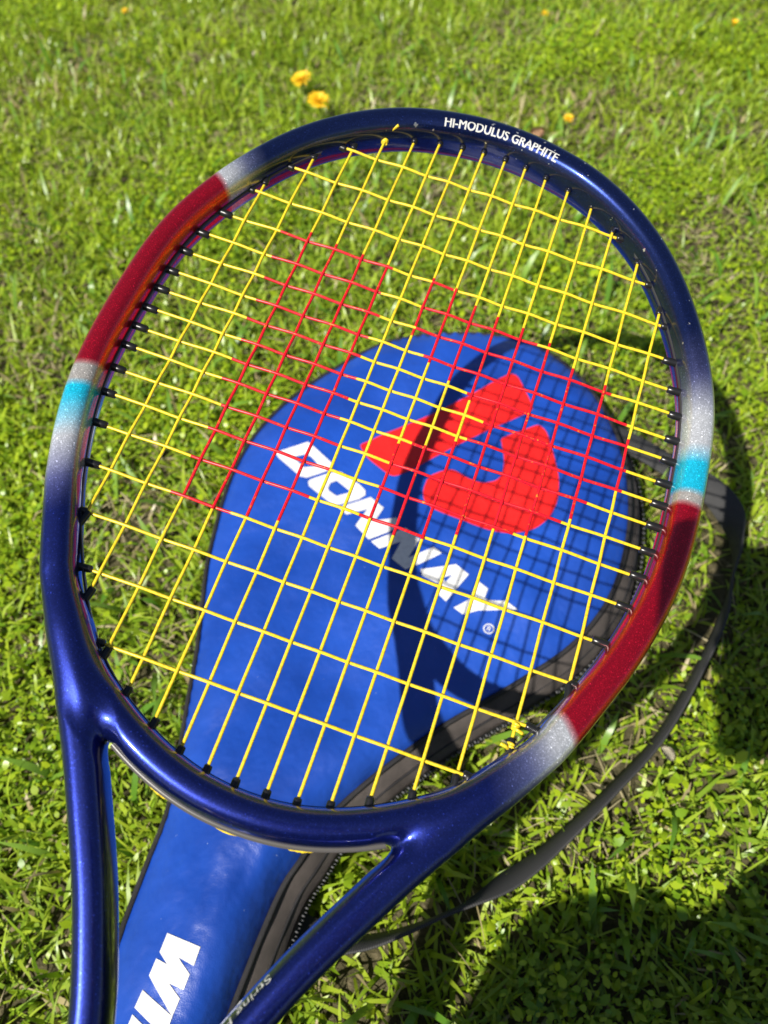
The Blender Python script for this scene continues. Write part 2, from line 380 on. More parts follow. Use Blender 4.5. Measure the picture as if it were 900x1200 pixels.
def grass(name, n, box, far=False):
    x, y = scatter(n, *box)
    if far: k = ~((x > -1.0) & (x < 1.1) & (y > -.35) & (y < 1.9)); x, y = x[k], y[k]
    # tillers: cluster the blades
    x = x + RNG.normal(0, .004, len(x)); y = y + RNG.normal(0, .004, len(y))
    keep = RNG.random(len(x)) > bareness(x, y) * .93
    keep &= RNG.random(len(x)) < .45 + .75 * vnoise(x * 22, y * 22, 3, 2)
    keep &= ~inside(np.c_[x, y], BAG_FAT2) & ~near_strap(x, y)
    x, y = x[keep], y[keep]; n = len(x)
    patch = vnoise(x * 9, y * 9, 5)                       # clumps of other grass
    az = RNG.uniform(0, 2 * math.pi, n); l0 = np.clip(np.abs(RNG.normal(.65, .45, n)), 0, 1.45); l1 = np.minimum(l0 + np.abs(RNG.normal(.8, .4, n)), 1.75)
    ln = RNG.gamma(6, .0037, n) * (.64 + .68 * patch); ln = np.clip(ln, .008, .050); wd = np.clip(RNG.normal(.0025, .0008, n), .0011, .0050)
    if far: ln *= 1.25; wd *= 2.3
    tip = np.c_[x + np.cos(az) * ln * .8, y + np.sin(az) * ln * .8]
    hit = inside(tip, BAG_FAT) ; az[hit] += math.pi
    tip = np.c_[x + np.cos(az) * ln * .8, y + np.sin(az) * ln * .8]; still = inside(tip, BAG_FAT); ln[still] *= .5; l0[still] *= .3; l1[still] *= .4
    g = RNG.random(n)[:, None]; p = np.clip((patch - .3) / .4, 0, 1)[:, None]
    c = (1 - g) * np.array([.135, .27, .015]) + g * np.array([.40, .51, .045])
    c = c * (1 - .35 * p) + np.array([.36, .47, .015]) * .35 * p
    dry = RNG.random(n) < .035 + .16 * np.clip((vnoise(x * 5 + 40, y * 5 + 40, 71) - .5) * 5, 0, 1); c[dry] = np.array([.46, .38, .20]) * RNG.uniform(.6, 1.1, (dry.sum(), 1))
    return tag(leaves(name, x, y, np.full(n, GZ - .001), az, l0, l1, ln, wd, (.8, 1., .75), c, RNG.normal(0, .5, n)),
               'short sunlit green lawn grass around the blue racket cover' if not far else 'lawn grass beyond the part around the cover', 'grass', kind='stuff')

grass('lawn_grass', 340000, (-1.0, 1.1, -.35, 1.9))
grass('outer_lawn_grass', 120000, (-2.6, 2.8, -2.2, 3.4), True)

# low broad-leaved weeds: small round leaflets in mats
def weeds():
    x, y = scatter(420000, -1.0, 1.1, -.3, 1.9)
    k = RNG.random(len(x)) < np.clip((vnoise(x * 6 + 3, y * 6 + 9, 21) - .47) * 5, 0.03, 1) * (1 - bareness(x, y))
    k &= ~inside(np.c_[x, y], BAG_FAT) & ~near_strap(x, y, .006); x, y = x[k], y[k]; n = len(x)
    ln = RNG.gamma(4, .00085, n) + .0014; g = RNG.random((n, 1)); pt = vnoise(x * 5 + 1, y * 5 + 4, 33)[:, None]
    c = (1 - g) * np.array([.15, .29, .010]) + g * np.array([.41, .53, .016]); c = c * (.8 + .4 * pt)
    o = leaves('weed_leaves', x, y, GZ + RNG.uniform(.006, .024, n), RNG.uniform(0, 6.283, n), RNG.uniform(.7, 1.5, n), RNG.uniform(1.0, 1.8, n), ln, ln * RNG.uniform(.4, .75, n), (.3, 1., .8), c)
    tag(o, 'mats of tiny round weed leaves between the grass blades', 'weeds', kind='stuff')
weeds()

def thatch():
    x, y = scatter(90000, -1.0, 1.1, -.3, 1.9); b = bareness(x, y)
    k = (RNG.random(len(x)) < .05 + .65 * b) & ~inside(np.c_[x, y], BAG_FAT); x, y = x[k], y[k]; n = len(x)
    ln = RNG.uniform(.012, .04, n); g = RNG.random((n, 1))
    c = (1 - g) * np.array([.24, .20, .10]) + g * np.array([.46, .40, .23])
    o = leaves('dry_thatch', x, y, GZ + RNG.uniform(.001, .012, n), RNG.uniform(0, 6.283, n), RNG.uniform(1.3, 1.55, n), RNG.uniform(1.45, 1.75, n), ln, RNG.uniform(.0006, .0018, n), (.8, 1., .7), c, None, M_DRY)
    tag(o, 'dry straw coloured thatch in the bare spots of the lawn', 'thatch', kind='stuff')
thatch()

# taller coarse blades and broad weed blades that stand out singly near the camera
def coarse(n=1100):
    x, y = scatter(n, -.6, .6, -.1, 1.3); k = ~inside(np.c_[x, y], BAG_FAT) & ~near_strap(x, y, .02); x, y = x[k], y[k]; n = len(x)
    az = RNG.uniform(0, 6.283, n); ln = RNG.uniform(.022, .058, n); tip = np.c_[x + np.cos(az) * ln * .85, y + np.sin(az) * ln * .85]
    az[inside(tip, BAG_FAT)] += math.pi; g = RNG.random((n, 1))
    c = (1 - g) * np.array([.10, .24, .02]) + g * np.array([.24, .40, .05])
    o = leaves('coarse_blades', x, y, np.full(n, GZ), az, RNG.uniform(.2, .8, n), RNG.uniform(.9, 1.7, n), ln, RNG.uniform(.003, .0065, n), (.6, 1., .85), c, RNG.normal(0, .4, n))
    tag(o, 'coarse wide grass blades standing among the finer lawn', 'grass', kind='stuff')
coarse()

# ================================================================== racket cover
cover = empty('racket_cover', (-.05, .3, 0))
tag(cover, 'blue racket cover with red emblem and white lettering lying on the grass', 'racket cover')
CO = np.array([-.05, .3, 0])
ZE = .022
def edge_dist(P):
    D = np.full(len(P), 1e9)
    for k in range(0, len(BAG_OUT), 2):
        D = np.minimum(D, np.hypot(P[:, 0] - BAG_OUT[k, 0], P[:, 1] - BAG_OUT[k, 1]))
    return D
MU = 44
u = np.linspace(-1, 1, MU); u = np.sign(u) * np.abs(u) ** .8
mid = (bagL + bagR) / 2; half = (bagR - bagL) / 2
P2 = (mid[:, None] + half[:, None] * u[None, :, None]).reshape(-1, 2)
vv = np.repeat(np.linspace(0, 1, NB), MU)
d = edge_dist(P2); d[(np.abs(np.tile(u, NB)) > .999)] = 0; d[vv == 0] = 0; d[vv == 1] = 0
neck = np.clip((vv - .52) / .2, 0, 1); neck = neck * neck * (3 - 2 * neck)
H = .0115 + .030 * neck; lam = 15 + 15 * neck
uu = np.tile(u, NB); hw = np.repeat(np.linalg.norm(half, axis=1), MU); fn = (1 - np.exp(-(1 + uu) * hw / 55)) * (1 - np.exp(-(1 - uu) * hw / 12)); fh = 1 - np.exp(-d / 15)
z = ZE + H * (fh * (1 - neck) + np.minimum(fn, fh * 3) * neck) + np.clip(d / 20, 0, 1) * ((vnoise(P2[:, 0] / 45 + 9, P2[:, 1] / 45 + 9, 41, 2) - .5) * .0065 + (vnoise(P2[:, 0] / 14 + 9, P2[:, 1] / 30 + 9, 43, 2) - .5) * .0018 * (neck + .3))
V = np.c_[P2 / 1000., z]
F = np.array([(a * MU + b, a * MU + b + 1, (a + 1) * MU + b + 1, (a + 1) * MU + b) for a in range(NB - 1) for b in range(MU - 1)])
me = mesh_np('front_panel', V - CO, F)
if me.polygons[len(me.polygons) // 2].normal.z < 0: me.flip_normals()
link('front_panel', me, M_VINYL, cover)
BVH = BVHTree.FromPolygons([tuple(v) for v in V], [tuple(int(i) for i in f) for f in F])

# gusset, piping and back panel follow the outline
n = len(BAG_OUT)
SIDE = np.clip(.40 + .75 * (BAG_N @ np.array([.5, -.866])), .25, 1.)[:, None]     # the cover leans: its gusset bulges most towards the lower right
def ring(off, zz): return np.c_[(BAG_OUT + BAG_N * off * (SIDE if off > 0 else 1)) / 1000., np.full(n, zz)]
prof = [(-.6, ZE + .0006), (3., ZE - .002), (9., ZE - .008), (14., .007), (15., .001), (11., -.005), (-1.5, -.0085)]
V = np.vstack([ring(a, b) for a, b in prof])
V[:, :2] += (vnoise(V[:, 0] * 30, V[:, 1] * 30, 51, 2) - .5)[:, None] * np.tile(BAG_N, (len(prof), 1)) * .003
F = np.array([(k * n + i, k * n + (i + 1) % n, (k + 1) * n + (i + 1) % n, (k + 1) * n + i) for k in range(len(prof) - 1) for i in range(n)])
link('gusset', mesh_np('gusset', V - CO, F), M_GUSSET, cover)
V = mid[:, None] + half[:, None] * np.linspace(-1, 1, 7)[None, :, None]
V = np.c_[V.reshape(-1, 2) / 1000., np.full(NB * 7, -.0088)]
link('back_panel', mesh_np('back_panel', V - CO, np.array([(a * 7 + b, a * 7 + b + 1, (a + 1) * 7 + b + 1, (a + 1) * 7 + b) for a in range(NB - 1) for b in range(6)])), M_GUSSET, cover)
for off, zz, r in ((.9, ZE + .001, .0019), (11.5, -.0045, .0018)):
    Vt, Ft = tube(ring(off, zz), r, 7, closed=True); link('piping', mesh_np('piping', Vt - CO, np.array(Ft)), M_PIPING, cover)
Vt, Ft = tube(ring(10.2, ZE - .0095), .0009, 6, closed=True); link('seam', mesh_np('seam', Vt - CO, np.array(Ft)), M_PIPING, cover)
# zip: tape and interlocking teeth along the right-hand side
half_path = resample(np.c_[(BAG_OUT + BAG_N * 15.2 * SIDE)[NB - 1:] / 1000., np.full(n - NB + 1, .0030)], 420)
nz = np.c_[resample(BAG_N[NB - 1:], 420), np.zeros(420)]
tp = np.vstack([half_path + [0, 0, .0042], half_path + nz * .0006, half_path - [0, 0, .0042]])
zipper = link('zipper', mesh_np('zipper', tp - CO, np.array([(k * 420 + i, k * 420 + i + 1, (k + 1) * 420 + i + 1, (k + 1) * 420 + i) for k in range(2) for i in range(419)])), M_PIPING, cover)
Vz, Fz = [], []
for k in range(1, 419):
    c = half_path[k] + nz[k] * .0013 + np.array([0, 0, .0011 if k % 2 else -.0011]); t = half_path[k + 1] - half_path[k - 1]; t /= np.linalg.norm(t)
    for sx in (-1, 1):
        for sy in (-1, 1):
            for sz in (-1, 1): Vz.append(c + t * .00045 * sx + nz[k] * .0009 * sy + np.array([0, 0, .0016]) * sz)
    b = len(Vz) - 8; Fz += [(b, b + 1, b + 3, b + 2), (b + 4, b + 6, b + 7, b + 5), (b, b + 4, b + 5, b + 1), (b + 2, b + 3, b + 7, b + 6), (b, b + 2, b + 6, b + 4), (b + 1, b + 5, b + 7, b + 3)]
o = link('zip_teeth', mesh_np('zip_teeth', np.array(Vz) - CO, np.array(Fz)), M_ZIP, zipper, smooth=False); o['kind'] = 'stuff'

def decal(name, outer, hole, mat, lift=.00045, label=None, rounds=0, zfix=None):
    bm = bmesh.new()
    def loop(P):
        P = np.array(P, float)
        if rounds:                                         # soften the corners
            for _ in range(rounds):
                Q = np.roll(P, -1, 0); P = np.stack([.8 * P + .2 * Q, .2 * P + .8 * Q], 1).reshape(-1, 2)
        vs = [bm.verts.new((p[0] / 1000., p[1] / 1000., 0)) for p in P]
        return [bm.edges.new((vs[i], vs[(i + 1) % len(vs)])) for i in range(len(vs))]
    E = loop(outer)
    if hole: E += loop(hole)
    bmesh.ops.triangle_fill(bm, edges=E, use_beauty=True, use_dissolve=False)
    for _ in range(5):
        le = [e for e in bm.edges if e.calc_length() > .005]
        if not le: break
        bmesh.ops.subdivide_edges(bm, edges=le, cuts=1); bmesh.ops.triangulate(bm, faces=bm.faces[:])
    for v in bm.verts:
        hit = BVH.ray_cast(Vector((v.co.x, v.co.y, .3)), Vector((0, 0, -1)))
        v.co.z = (hit[0].z if hit[0] else .03) + lift
    for v in bm.verts: v.co -= Vector(CO)
    for f in bm.faces:
        if f.normal.z < 0: f.normal_flip()
    me = bpy.data.meshes.new(name); bm.to_mesh(me); bm.free()
    if me.polygons and me.polygons[0].normal.z < 0: me.flip_normals()
    o = link(name, me, mat, cover)
    if label: o['label'] = label
    return o
for outer, hole in LETTERS: decal('letter', outer, hole, M_PWHITE)
for P in NECK_LETTERS: decal('letter', P, None, M_PWHITE)
decal('emblem', EMBLEM[0], None, M_PRED, rounds=1, label='red swept upper stroke of the emblem')
decal('emblem', EMBLEM[1], None, M_PRED, rounds=2, label='red curved lower stroke of the emblem')
# the small registered mark after the lettering
ca = np.linspace(0, 2 * math.pi, 25)[:-1]; rx, ry = REG[0]
circ = lambda r: [(rx + r * math.cos(a), ry + r * math.sin(a)) for a in ca]
decal('registered_mark', circ(4.0), circ(3.1), M_PWHITE)
rot = lambda P: [(rx + .8 * x + .6 * y, ry - .6 * x + .8 * y) for x, y in P]
decal('registered_mark', rot([(-1.2, -1.8), (-.6, -1.8), (-.6, -.3), (.1, -.3), (.9, -1.8), (1.6, -1.8), (.7, -.2), (1.3, .5), (1.1, 1.4), (.3, 1.9), (-1.2, 1.9)]), rot([(-.6, .3), (.3, .3), (.6, .8), (.2, 1.3), (-.6, 1.3)]), M_PWHITE)

# ------------------------------------------------------------------ carrying strap (sewn to the cover)
def ribbon(P, Wd, w, th):
    n = len(P); T = np.gradient(P, axis=0); T /= np.linalg.norm(T, axis=1)[:, None]
    Wd = Wd - np.sum(Wd * T, 1)[:, None] * T; Wd /= np.linalg.norm(Wd, axis=1)[:, None]; N = np.cross(T, Wd)
    R_ = [P + Wd * w / 2 * a + N * th / 2 * b for a, b in ((-1, .4), (-.95, 1), (.95, 1), (1, .4), (1, -.4), (.95, -1), (-.95, -1), (-1, -.4))]
    V = np.stack(R_, 1).reshape(-1, 3); k = 8
    F = [(i * k + j, i * k + (j + 1) % k, (i + 1) * k + (j + 1) % k, (i + 1) * k + j) for i in range(n - 1) for j in range(k)]
    return mesh_np('strap', V, np.array(F))
Pp = catmull(SP, 220); Wp = catmull(SW, 220)
Pp[:, 2] += (vnoise(np.arange(220) / 14., np.zeros(220), 61, 2) - .5) * .006
sm = ribbon(Pp - CO, Wp, .023, .0018); sl = np.r_[0, np.cumsum(np.linalg.norm(np.diff(Pp, axis=0), axis=1))]
col_attr(sm, np.repeat(np.c_[sl, sl, sl], 8, axis=0)); link('strap', sm, M_STRAP, cover)

# ================================================================== flowers and litter on the lawn
M_PETAL = material('dandelion_yellow', (.80, .50, .008), .6)[0]
M_STEM = material('flower_stem', (.14, .20, .04), .6)[0]
def dandelion(x, y, zh, r, label, tilt=(0, 0), closed=False):
    root = empty('dandelion', (x, y, GZ)); tag(root, label, 'flower', 'dandelions in the lawn')
    rg = np.random.default_rng(int(abs(x * 9973 + y * 331)))
    hz = zh - GZ; P = catmull([(0, 0, 0), (.003, -.002, hz * .5), (0, 0, hz)], 8); Vt, Ft = tube(P, .0013, 6); link('stem', mesh_np('stem', Vt, Ft), M_STEM, root)
    V, F = [], []
    for ringk, (m, rr, el) in enumerate(((26, 1., .18), (22, .8, .5), (16, .55, .85), (9, .3, 1.2))):
        for k in range(m):
            a = 6.2832 * (k + rg.random() * .6) / m; e = (el + rg.normal(0, .1)) if not closed else 1.15 + .1 * ringk
            dr = np.array([math.cos(a) * math.cos(e), math.sin(a) * math.cos(e), math.sin(e)]); s = np.array([-math.sin(a), math.cos(a), 0]) * r * .085
            Ln = r * rr * rg.uniform(.9, 1.1) * (1.25 if closed else 1); b = len(V); o_ = np.array([0, 0, hz])
            V += [o_ - s * .6, o_ + s * .6, o_ + dr * Ln * .9 + s, o_ + dr * Ln - s * .1, o_ + dr * Ln * .9 - s]; F.append((b, b + 1, b + 2, b + 3, b + 4))
    V = np.array(V); c = np.array([0, 0, hz]); R_ = np.array(Matrix.Rotation(tilt[0], 3, 'X') @ Matrix.Rotation(tilt[1], 3, 'Y'))
    link('blossom', mesh_np('blossom', (V - c) @ R_.T + c, F), M_PETAL, root, smooth=False)
    return root
dandelion(-.066, 1.123, .012, .0150, 'open yellow dandelion in the lawn, farther of the close pair above the racket', (.2, -.2))
dandelion(-.043, 1.059, .012, .0150, 'open yellow dandelion in the lawn, nearer of the close pair above the racket', (.3, .1))
dandelion(.550, 1.160, .018, .0085, 'half closed yellow dandelion near the upper right corner of the lawn', (.1, 0), True)
dandelion(.277, .968, .010, .0068, 'small yellow dandelion just beyond the upper right of the racket head', (.3, 0))
dandelion(.307, 1.282, .006, .0055, 'small yellow dandelion at the top edge, right of the middle', (.3, 0))
dandelion(-.354, 1.415, .006, .0055, 'small yellow dandelion at the top edge, left of the middle', (.3, 0))

def dry_leaf(name, x, y, size, az, color, label):
    m = material(name + '_tan', color, .8)[0]
    bm = bmesh.new(); N1 = 9
    for i in range(N1):
        t = i / (N1 - 1); w = math.sin(math.pi * min(1, t * .97 + .02)) ** .8 * .42
        for s in (-1, 0, 1): bm.verts.new((size * (t - .5), size * w * s * (1 + .12 * math.sin(7 * t + s)), size * (.10 * abs(s) + .12 * math.sin(3 * t))))
    bm.verts.ensure_lookup_table()
    for i in range(N1 - 1):
        for s in range(2): bm.faces.new([bm.verts[3 * i + s], bm.verts[3 * i + s + 1], bm.verts[3 * i + s + 4], bm.verts[3 * i + s + 3]])
    bmesh.ops.solidify(bm, geom=bm.faces[:], thickness=.0004)
    o = link(name, mesh_bm(name, bm), m, None, loc=(x, y, .003)); o.rotation_euler = (.25, -.2, az)
    return tag(o, label, 'leaf', 'fallen leaves on the lawn')
dry_leaf('dry_leaf', .233, .946, .024, .6, (.50, .30, .17), 'small curled tan leaf on the grass beside the small yellow flower')
dry_leaf('dry_leaf', .178, .157, .012, 2.2, (.55, .50, .38), 'pale dry leaf on the sunlit grass right of the strap')

# ================================================================== racket
SC = .00088                                                # design units to metres
RW = np.array([[0.91332912, -0.39066487, -0.11493862], [-0.35643922, -0.90342108, 0.23828856], [-0.19692894, -0.17666725, -0.96436906]])
TW = np.array([0.01032649, 0.24342745, 0.27325998])
BUTT = 573.
racket = empty('tennis_racket')
loc = TW + RW @ np.array([0, BUTT, 0]) * SC
racket.matrix_world = Matrix([[*RW[r], loc[r]] for r in range(3)] + [[0, 0, 0, 1]])
tag(racket, 'strung tennis racket with navy, red and silver frame held above the cover', 'tennis racket')
RO = (0, -BUTT * SC, 0)
def rpart(name, V, F, mat, parent=None, smooth=True):
    me = mesh_np(name, np.array(V) * SC, F)
    o = link(name, me, mat, parent or racket, smooth)
    if parent is None: o.location = RO
    return o

XS = [-120, -101, -81.9, -65.9, -49.4, -34.2, -20.4, -7, 7, 20.4, 34.2, 49.4, 65.9, 81.9, 101, 120]
YS = [-157.2, -130.3, -105.1, -83.2, -65.3, -50.1, -34.8, -21.7, -8.0, 4.8, 17.5, 32.0, 46.7, 64.0, 85.2, 108.7, 133.9, 163.1]
MT = [-114, -144, -161, -175, -181, -185.5, -188, -189.5]; MB = [110.5, 143.5, 166, 178.5, 187, 194, 197.5, 198.5]
CX = [87.5, 110.5, 125, 134, 140, 143.5, 144.5, 144.5, 144.5, 144.5, 144.5, 144, 142, 138.5, 131.5, 122, 107.5, 86.5]
ends = [(0, -190.5), (20.4, -188), (34.2, -185.5), (49.4, -181), (65.9, -173.5), (87.5, -157), (101, -143.8), (110.5, -130.3), (120, -114), (125, -105), (134, -83), (140, -65), (143.6, -48), (145, -20), (145.3, 5), (144.5, 30), (142, 48), (138, 65), (131.5, 85.5), (122, 108.5), (108, 134), (86.8, 163), (66, 178.7), (49, 187.5), (34, 194), (20, 197.5), (0, 199)]
E2 = np.array(ends); full = np.vstack([E2, (E2 * [-1, 1])[-2:0:-1]])
Ec = resample(np.vstack([catmull(full, 1600, True), catmull(full, 1600, True)[:1]]), 721)[:-1]
Ec = sum(np.roll(Ec, k, 0) for k in range(-14, 15)) / 29
En = outline_normals(Ec)
HOOP = Ec + En * 9.3
right = [p for p in HOOP if p[0] >= 0 and p[1] < 112]; right.sort(key=lambda p: math.atan2(p[0], -p[1])); right = np.array(right)
shaft = np.array([(117.5, 139), (103, 161), (88, 182.5), (72.5, 205), (58, 228.5), (45, 250.5), (35, 270), (26, 290), (18.5, 314), (15, 345)])
rs = catmull(np.vstack([right[:-6:6], shaft]), 420); rs = resample(rs, 420)
MAIN = np.vstack([(rs * [-1, 1])[::-1], rs[1:]])
BRIDGE = np.array([p for p in HOOP if p[1] > 96]); BRIDGE = BRIDGE[np.argsort(np.arctan2(BRIDGE[:, 0], BRIDGE[:, 1]))]
def dist2(P, C):
    A, B = C[:-1], C[1:]; AB = B - A; L2 = (AB ** 2).sum(1); n = len(A); st = 9
    K = np.arange(st // 2, n, st); Cc = (A[K] + B[K]) / 2; D = np.empty(len(P)); S = np.empty(len(P))
    W = np.arange(-st, st + 1)
    for k in range(0, len(P), 20000):                      # coarse nearest sample, then the segments round it
        Q = P[k:k + 20000]; dd = (Q[:, :1] - Cc[:, 0]) ** 2 + (Q[:, 1:] - Cc[:, 1]) ** 2; j0 = K[dd.argmin(1)]
        J = np.clip(j0[:, None] + W, 0, n - 1); a, ab = A[J], AB[J]; q = Q[:, None] - a
        t = np.clip((q * ab).sum(2) / L2[J], 0, 1); e = q - t[..., None] * ab; dd = (e ** 2).sum(2); m = dd.argmin(1); r = np.arange(len(Q))
        D[k:k + 20000] = np.sqrt(dd[r, m]); S[k:k + 20000] = a[r, m, 1] + t[r, m] * ab[r, m, 1]
    return D, S
def half_w(y): return np.interp(y, [-200, -150, -60, 60, 150, 200, 260, 345], [9.0, 8.2, 7.8, 7.9, 8.3, 8.3, 7.7, 7.7])
EXP, DEP, EXB = 2.8, 13.0, 2.4
def field2(P2d):
    d1, y1 = dist2(P2d, MAIN); d2, y2 = dist2(P2d, BRIDGE)
    t_ = np.clip((y2 - 112) / 52, 0, 1); return d1, half_w(y1), d2, 8.0 - 0 * d2, 16 * (1 - t_ * t_ * (3 - 2 * t_))
def field(f2, zz):
    d1, a1, d2, a2, pen = f2; zz = np.abs(zz)
    g1 = a1 * ((d1 / a1) ** EXP + (zz / DEP) ** EXP) ** (1 / EXP) - a1
    g2 = a2 * ((d2 / a2) ** EXB + (zz / 12.) ** EXB) ** (1 / EXB) - a2 + pen
    k = 9.; h = np.clip(.5 + .5 * (g2 - g1) / k, 0, 1)
    return g2 * (1 - h) + g1 * h - k * h * (1 - h) * .6
def build_frame():
    h = 1.7; gx = np.arange(-174, 174.1, h); gy = np.arange(-222, 344, h); gz = np.arange(-17.0, 17.1, h)
    X, Y = np.meshgrid(gx, gy, indexing='ij'); f2 = field2(np.c_[X.ravel(), Y.ravel()])
    f2 = tuple(q.reshape(X.shape)[:, :, None] for q in f2)
    G = field(f2, gz[None, None, :]); S = G < 0
    nx, ny, nz_ = S.shape; c = np.zeros((nx - 1, ny - 1, nz_ - 1), int)
    for a in (0, 1):
        for b in (0, 1):
            for d in (0, 1): c += S[a:nx - 1 + a, b:ny - 1 + b, d:nz_ - 1 + d]
    act = (c > 0) & (c < 8); idx = -np.ones(act.shape, int); idx[act] = np.arange(act.sum()); I = np.argwhere(act)
    V = np.c_[gx[0] + (I[:, 0] + .5) * h, gy[0] + (I[:, 1] + .5) * h, gz[0] + (I[:, 2] + .5) * h]
    F = []
    for ax in range(3):
        sl0 = [slice(None)] * 3; sl1 = [slice(None)] * 3; sl0[ax] = slice(0, -1); sl1[ax] = slice(1, None)
        s0, s1 = S[tuple(sl0)], S[tuple(sl1)]; ee = np.argwhere(s0 != s1); o1, o2 = [(1, 2), (2, 0), (0, 1)][ax]
        ee = ee[(ee[:, o1] > 0) & (ee[:, o2] > 0) & (ee[:, o1] < act.shape[o1]) & (ee[:, o2] < act.shape[o2])]
        q = []
        for a, b in ((0, 0), (-1, 0), (-1, -1), (0, -1)):
            e = ee.copy(); e[:, o1] += a; e[:, o2] += b; q.append(idx[e[:, 0], e[:, 1], e[:, 2]])
        q = np.stack(q, 1); fl = S[ee[:, 0], ee[:, 1], ee[:, 2]]; q[~fl] = q[~fl][:, ::-1]; F.append(q[:, ::-1] if True else q)
    F = np.vstack(F); F = F[(F >= 0).all(1)]
    for it in range(3):                                    # pull the vertices onto the exact surface
        e = .05; f0 = field(field2(V[:, :2]), V[:, 2])
        gxv = (field(field2(V[:, :2] + [e, 0]), V[:, 2]) - f0) / e; gyv = (field(field2(V[:, :2] + [0, e]), V[:, 2]) - f0) / e; gzv = (field(field2(V[:, :2]), V[:, 2] + e) - f0) / e
        g = np.c_[gxv, gyv, gzv]; V = V - g * np.clip(f0 / ((g ** 2).sum(1) + 1e-6), -1.2, 1.2)[:, None]
    e = .7; N_ = np.stack([field(field2(V[:, :2] + [e, 0]), V[:, 2]) - field(field2(V[:, :2] - [e, 0]), V[:, 2]),
                  field(field2(V[:, :2] + [0, e]), V[:, 2]) - field(field2(V[:, :2] - [0, e]), V[:, 2]),
                  field(field2(V[:, :2]), V[:, 2] + e) - field(field2(V[:, :2]), V[:, 2] - e)], 1)
    return V, F, N_ / (np.linalg.norm(N_, axis=1)[:, None] + 1e-9)
FV, FF, FN = build_frame()
frame = rpart('frame', FV, FF, M_FRAME)
if True:
    me = frame.data; k = int(np.argmin(FV[:, 2])); pn = [p.normal.z for p in me.polygons if k in p.vertices]
    if pn and sum(pn) > 0: me.flip_normals()
    me.normals_split_custom_set_from_vertices([tuple(q) for q in FN])

# strings, woven over and under
def in_stencil(P): return inside(P, STENCIL[0]) | inside(P, STENCIL[1])
def string(name, path):
    V, F = tube(path, .82, 7); c = [(path[min(k // 7, len(path) - 2)] + path[min(k // 7, len(path) - 2) + 1]) / 2 for k in range(len(F))]
    o = rpart(name, V, F, [M_YEL, M_RED]); red = in_stencil(np.array(c)[:, :2] + RNG.normal(0, 1.3, 2))
    o.data.polygons.foreach_set('material_index', red.astype(np.int32)); o.data.update(); return o
def weave(s, cr, sg):
    """height of a string at s given the crossing positions"""
    ph = np.interp(s, cr, np.arange(len(cr)), left=0, right=len(cr) - 1); return .52 * sg * np.cos(math.pi * ph)
M_ENDS = []
for i, x in enumerate(XS):
    k = i if i < 8 else 15 - i; y0, y1 = MT[k] - 6, MB[k] + 6; yy = np.arange(y0, y1, 2.6); cr = [q for q in YS if MT[k] < q < MB[k]]; j0 = YS.index(cr[0])
    zz = weave(yy, cr, 1 if (i + j0) % 2 == 0 else -1); string('main_string', np.c_[np.full(len(yy), x), yy, zz])
    M_ENDS += [((x, MT[k]), (0, -1)), ((x, MB[k]), (0, 1))]
for j, y in enumerate(YS):
    x1 = CX[j] + 6; xx = np.arange(-x1, x1 + .1, 2.6); cr = [q for q in XS if abs(q) < CX[j]]; i0 = XS.index(cr[0])
    zz = weave(xx, cr, -1 if (i0 + j) % 2 == 0 else 1); string('cross_string', np.c_[xx, np.full(len(xx), y), zz])
    M_ENDS += [((-CX[j], y), (-1, 0)), ((CX[j], y), (1, 0))]
# grommets: one mesh, shared
def grommet_mesh(ln, k=1.):
    gp = np.array([(0, 0, -ln), (0, 0, -ln + .4), (0, 0, -ln * .4), (0, 0, 6), (0, 0, 7)]); Vg, Fg = tube(gp, np.array([1.5, 2.05, 2.2, 2.4, 2.5]) * k, 10)
    gm = mesh_np('grommet', Vg * SC, Fg); gm.materials.append(M_GROM); gm.polygons.foreach_set('use_smooth', np.ones(len(gm.polygons), bool)); return gm
G_SHORT, G_LONG = grommet_mesh(2.4, .86), grommet_mesh(6.2, .95)
for (px, py), (dx, dy) in M_ENDS:
    o = bpy.data.objects.new('grommet', G_LONG if dx and abs(py) < 95 else G_SHORT); COL.objects.link(o); o.parent = racket
    kk = ((Ec - np.array([px, py])) ** 2).sum(1).argmin(); wall = 1.2
    o.location = (px * SC, (py - BUTT) * SC, 0); o.rotation_euler = Vector((dx + .25 * En[kk][0], dy + .25 * En[kk][1], 0)).to_track_quat('Z', 'Y').to_euler()
# grommet strips: along the inside of the head, and under the throat bridge with the string loops
def strip(name, C, N, off, zw, th, mat, closed):
    m = len(C); Vs = []
    for o_, z_ in ((off - th, -zw), (off + th, -zw * .8), (off + th, zw * .8), (off - th, zw)): Vs.append(np.c_[C + N * o_, np.full(m, z_)])
    V = np.stack(Vs, 1).reshape(-1, 3); F = [(i * 4 + j, i * 4 + (j + 1) % 4, ((i + 1) % m) * 4 + (j + 1) % 4, ((i + 1) % m) * 4 + j) for i in range(m if closed else m - 1) for j in range(4)]
    return rpart(name, V, np.array(F), mat)
strip('inner_grommet_strip', Ec, En, 1.45, 1.7, .4, M_STRIP, True)
bn = np.array([En[((HOOP - p) ** 2).sum(1).argmin()] for p in BRIDGE]); sel = np.abs(BRIDGE[:, 0]) < 58
strip('throat_grommet_strip', BRIDGE[sel], bn[sel], 8.2, 4.4, 1.2, M_STRIP2, False)
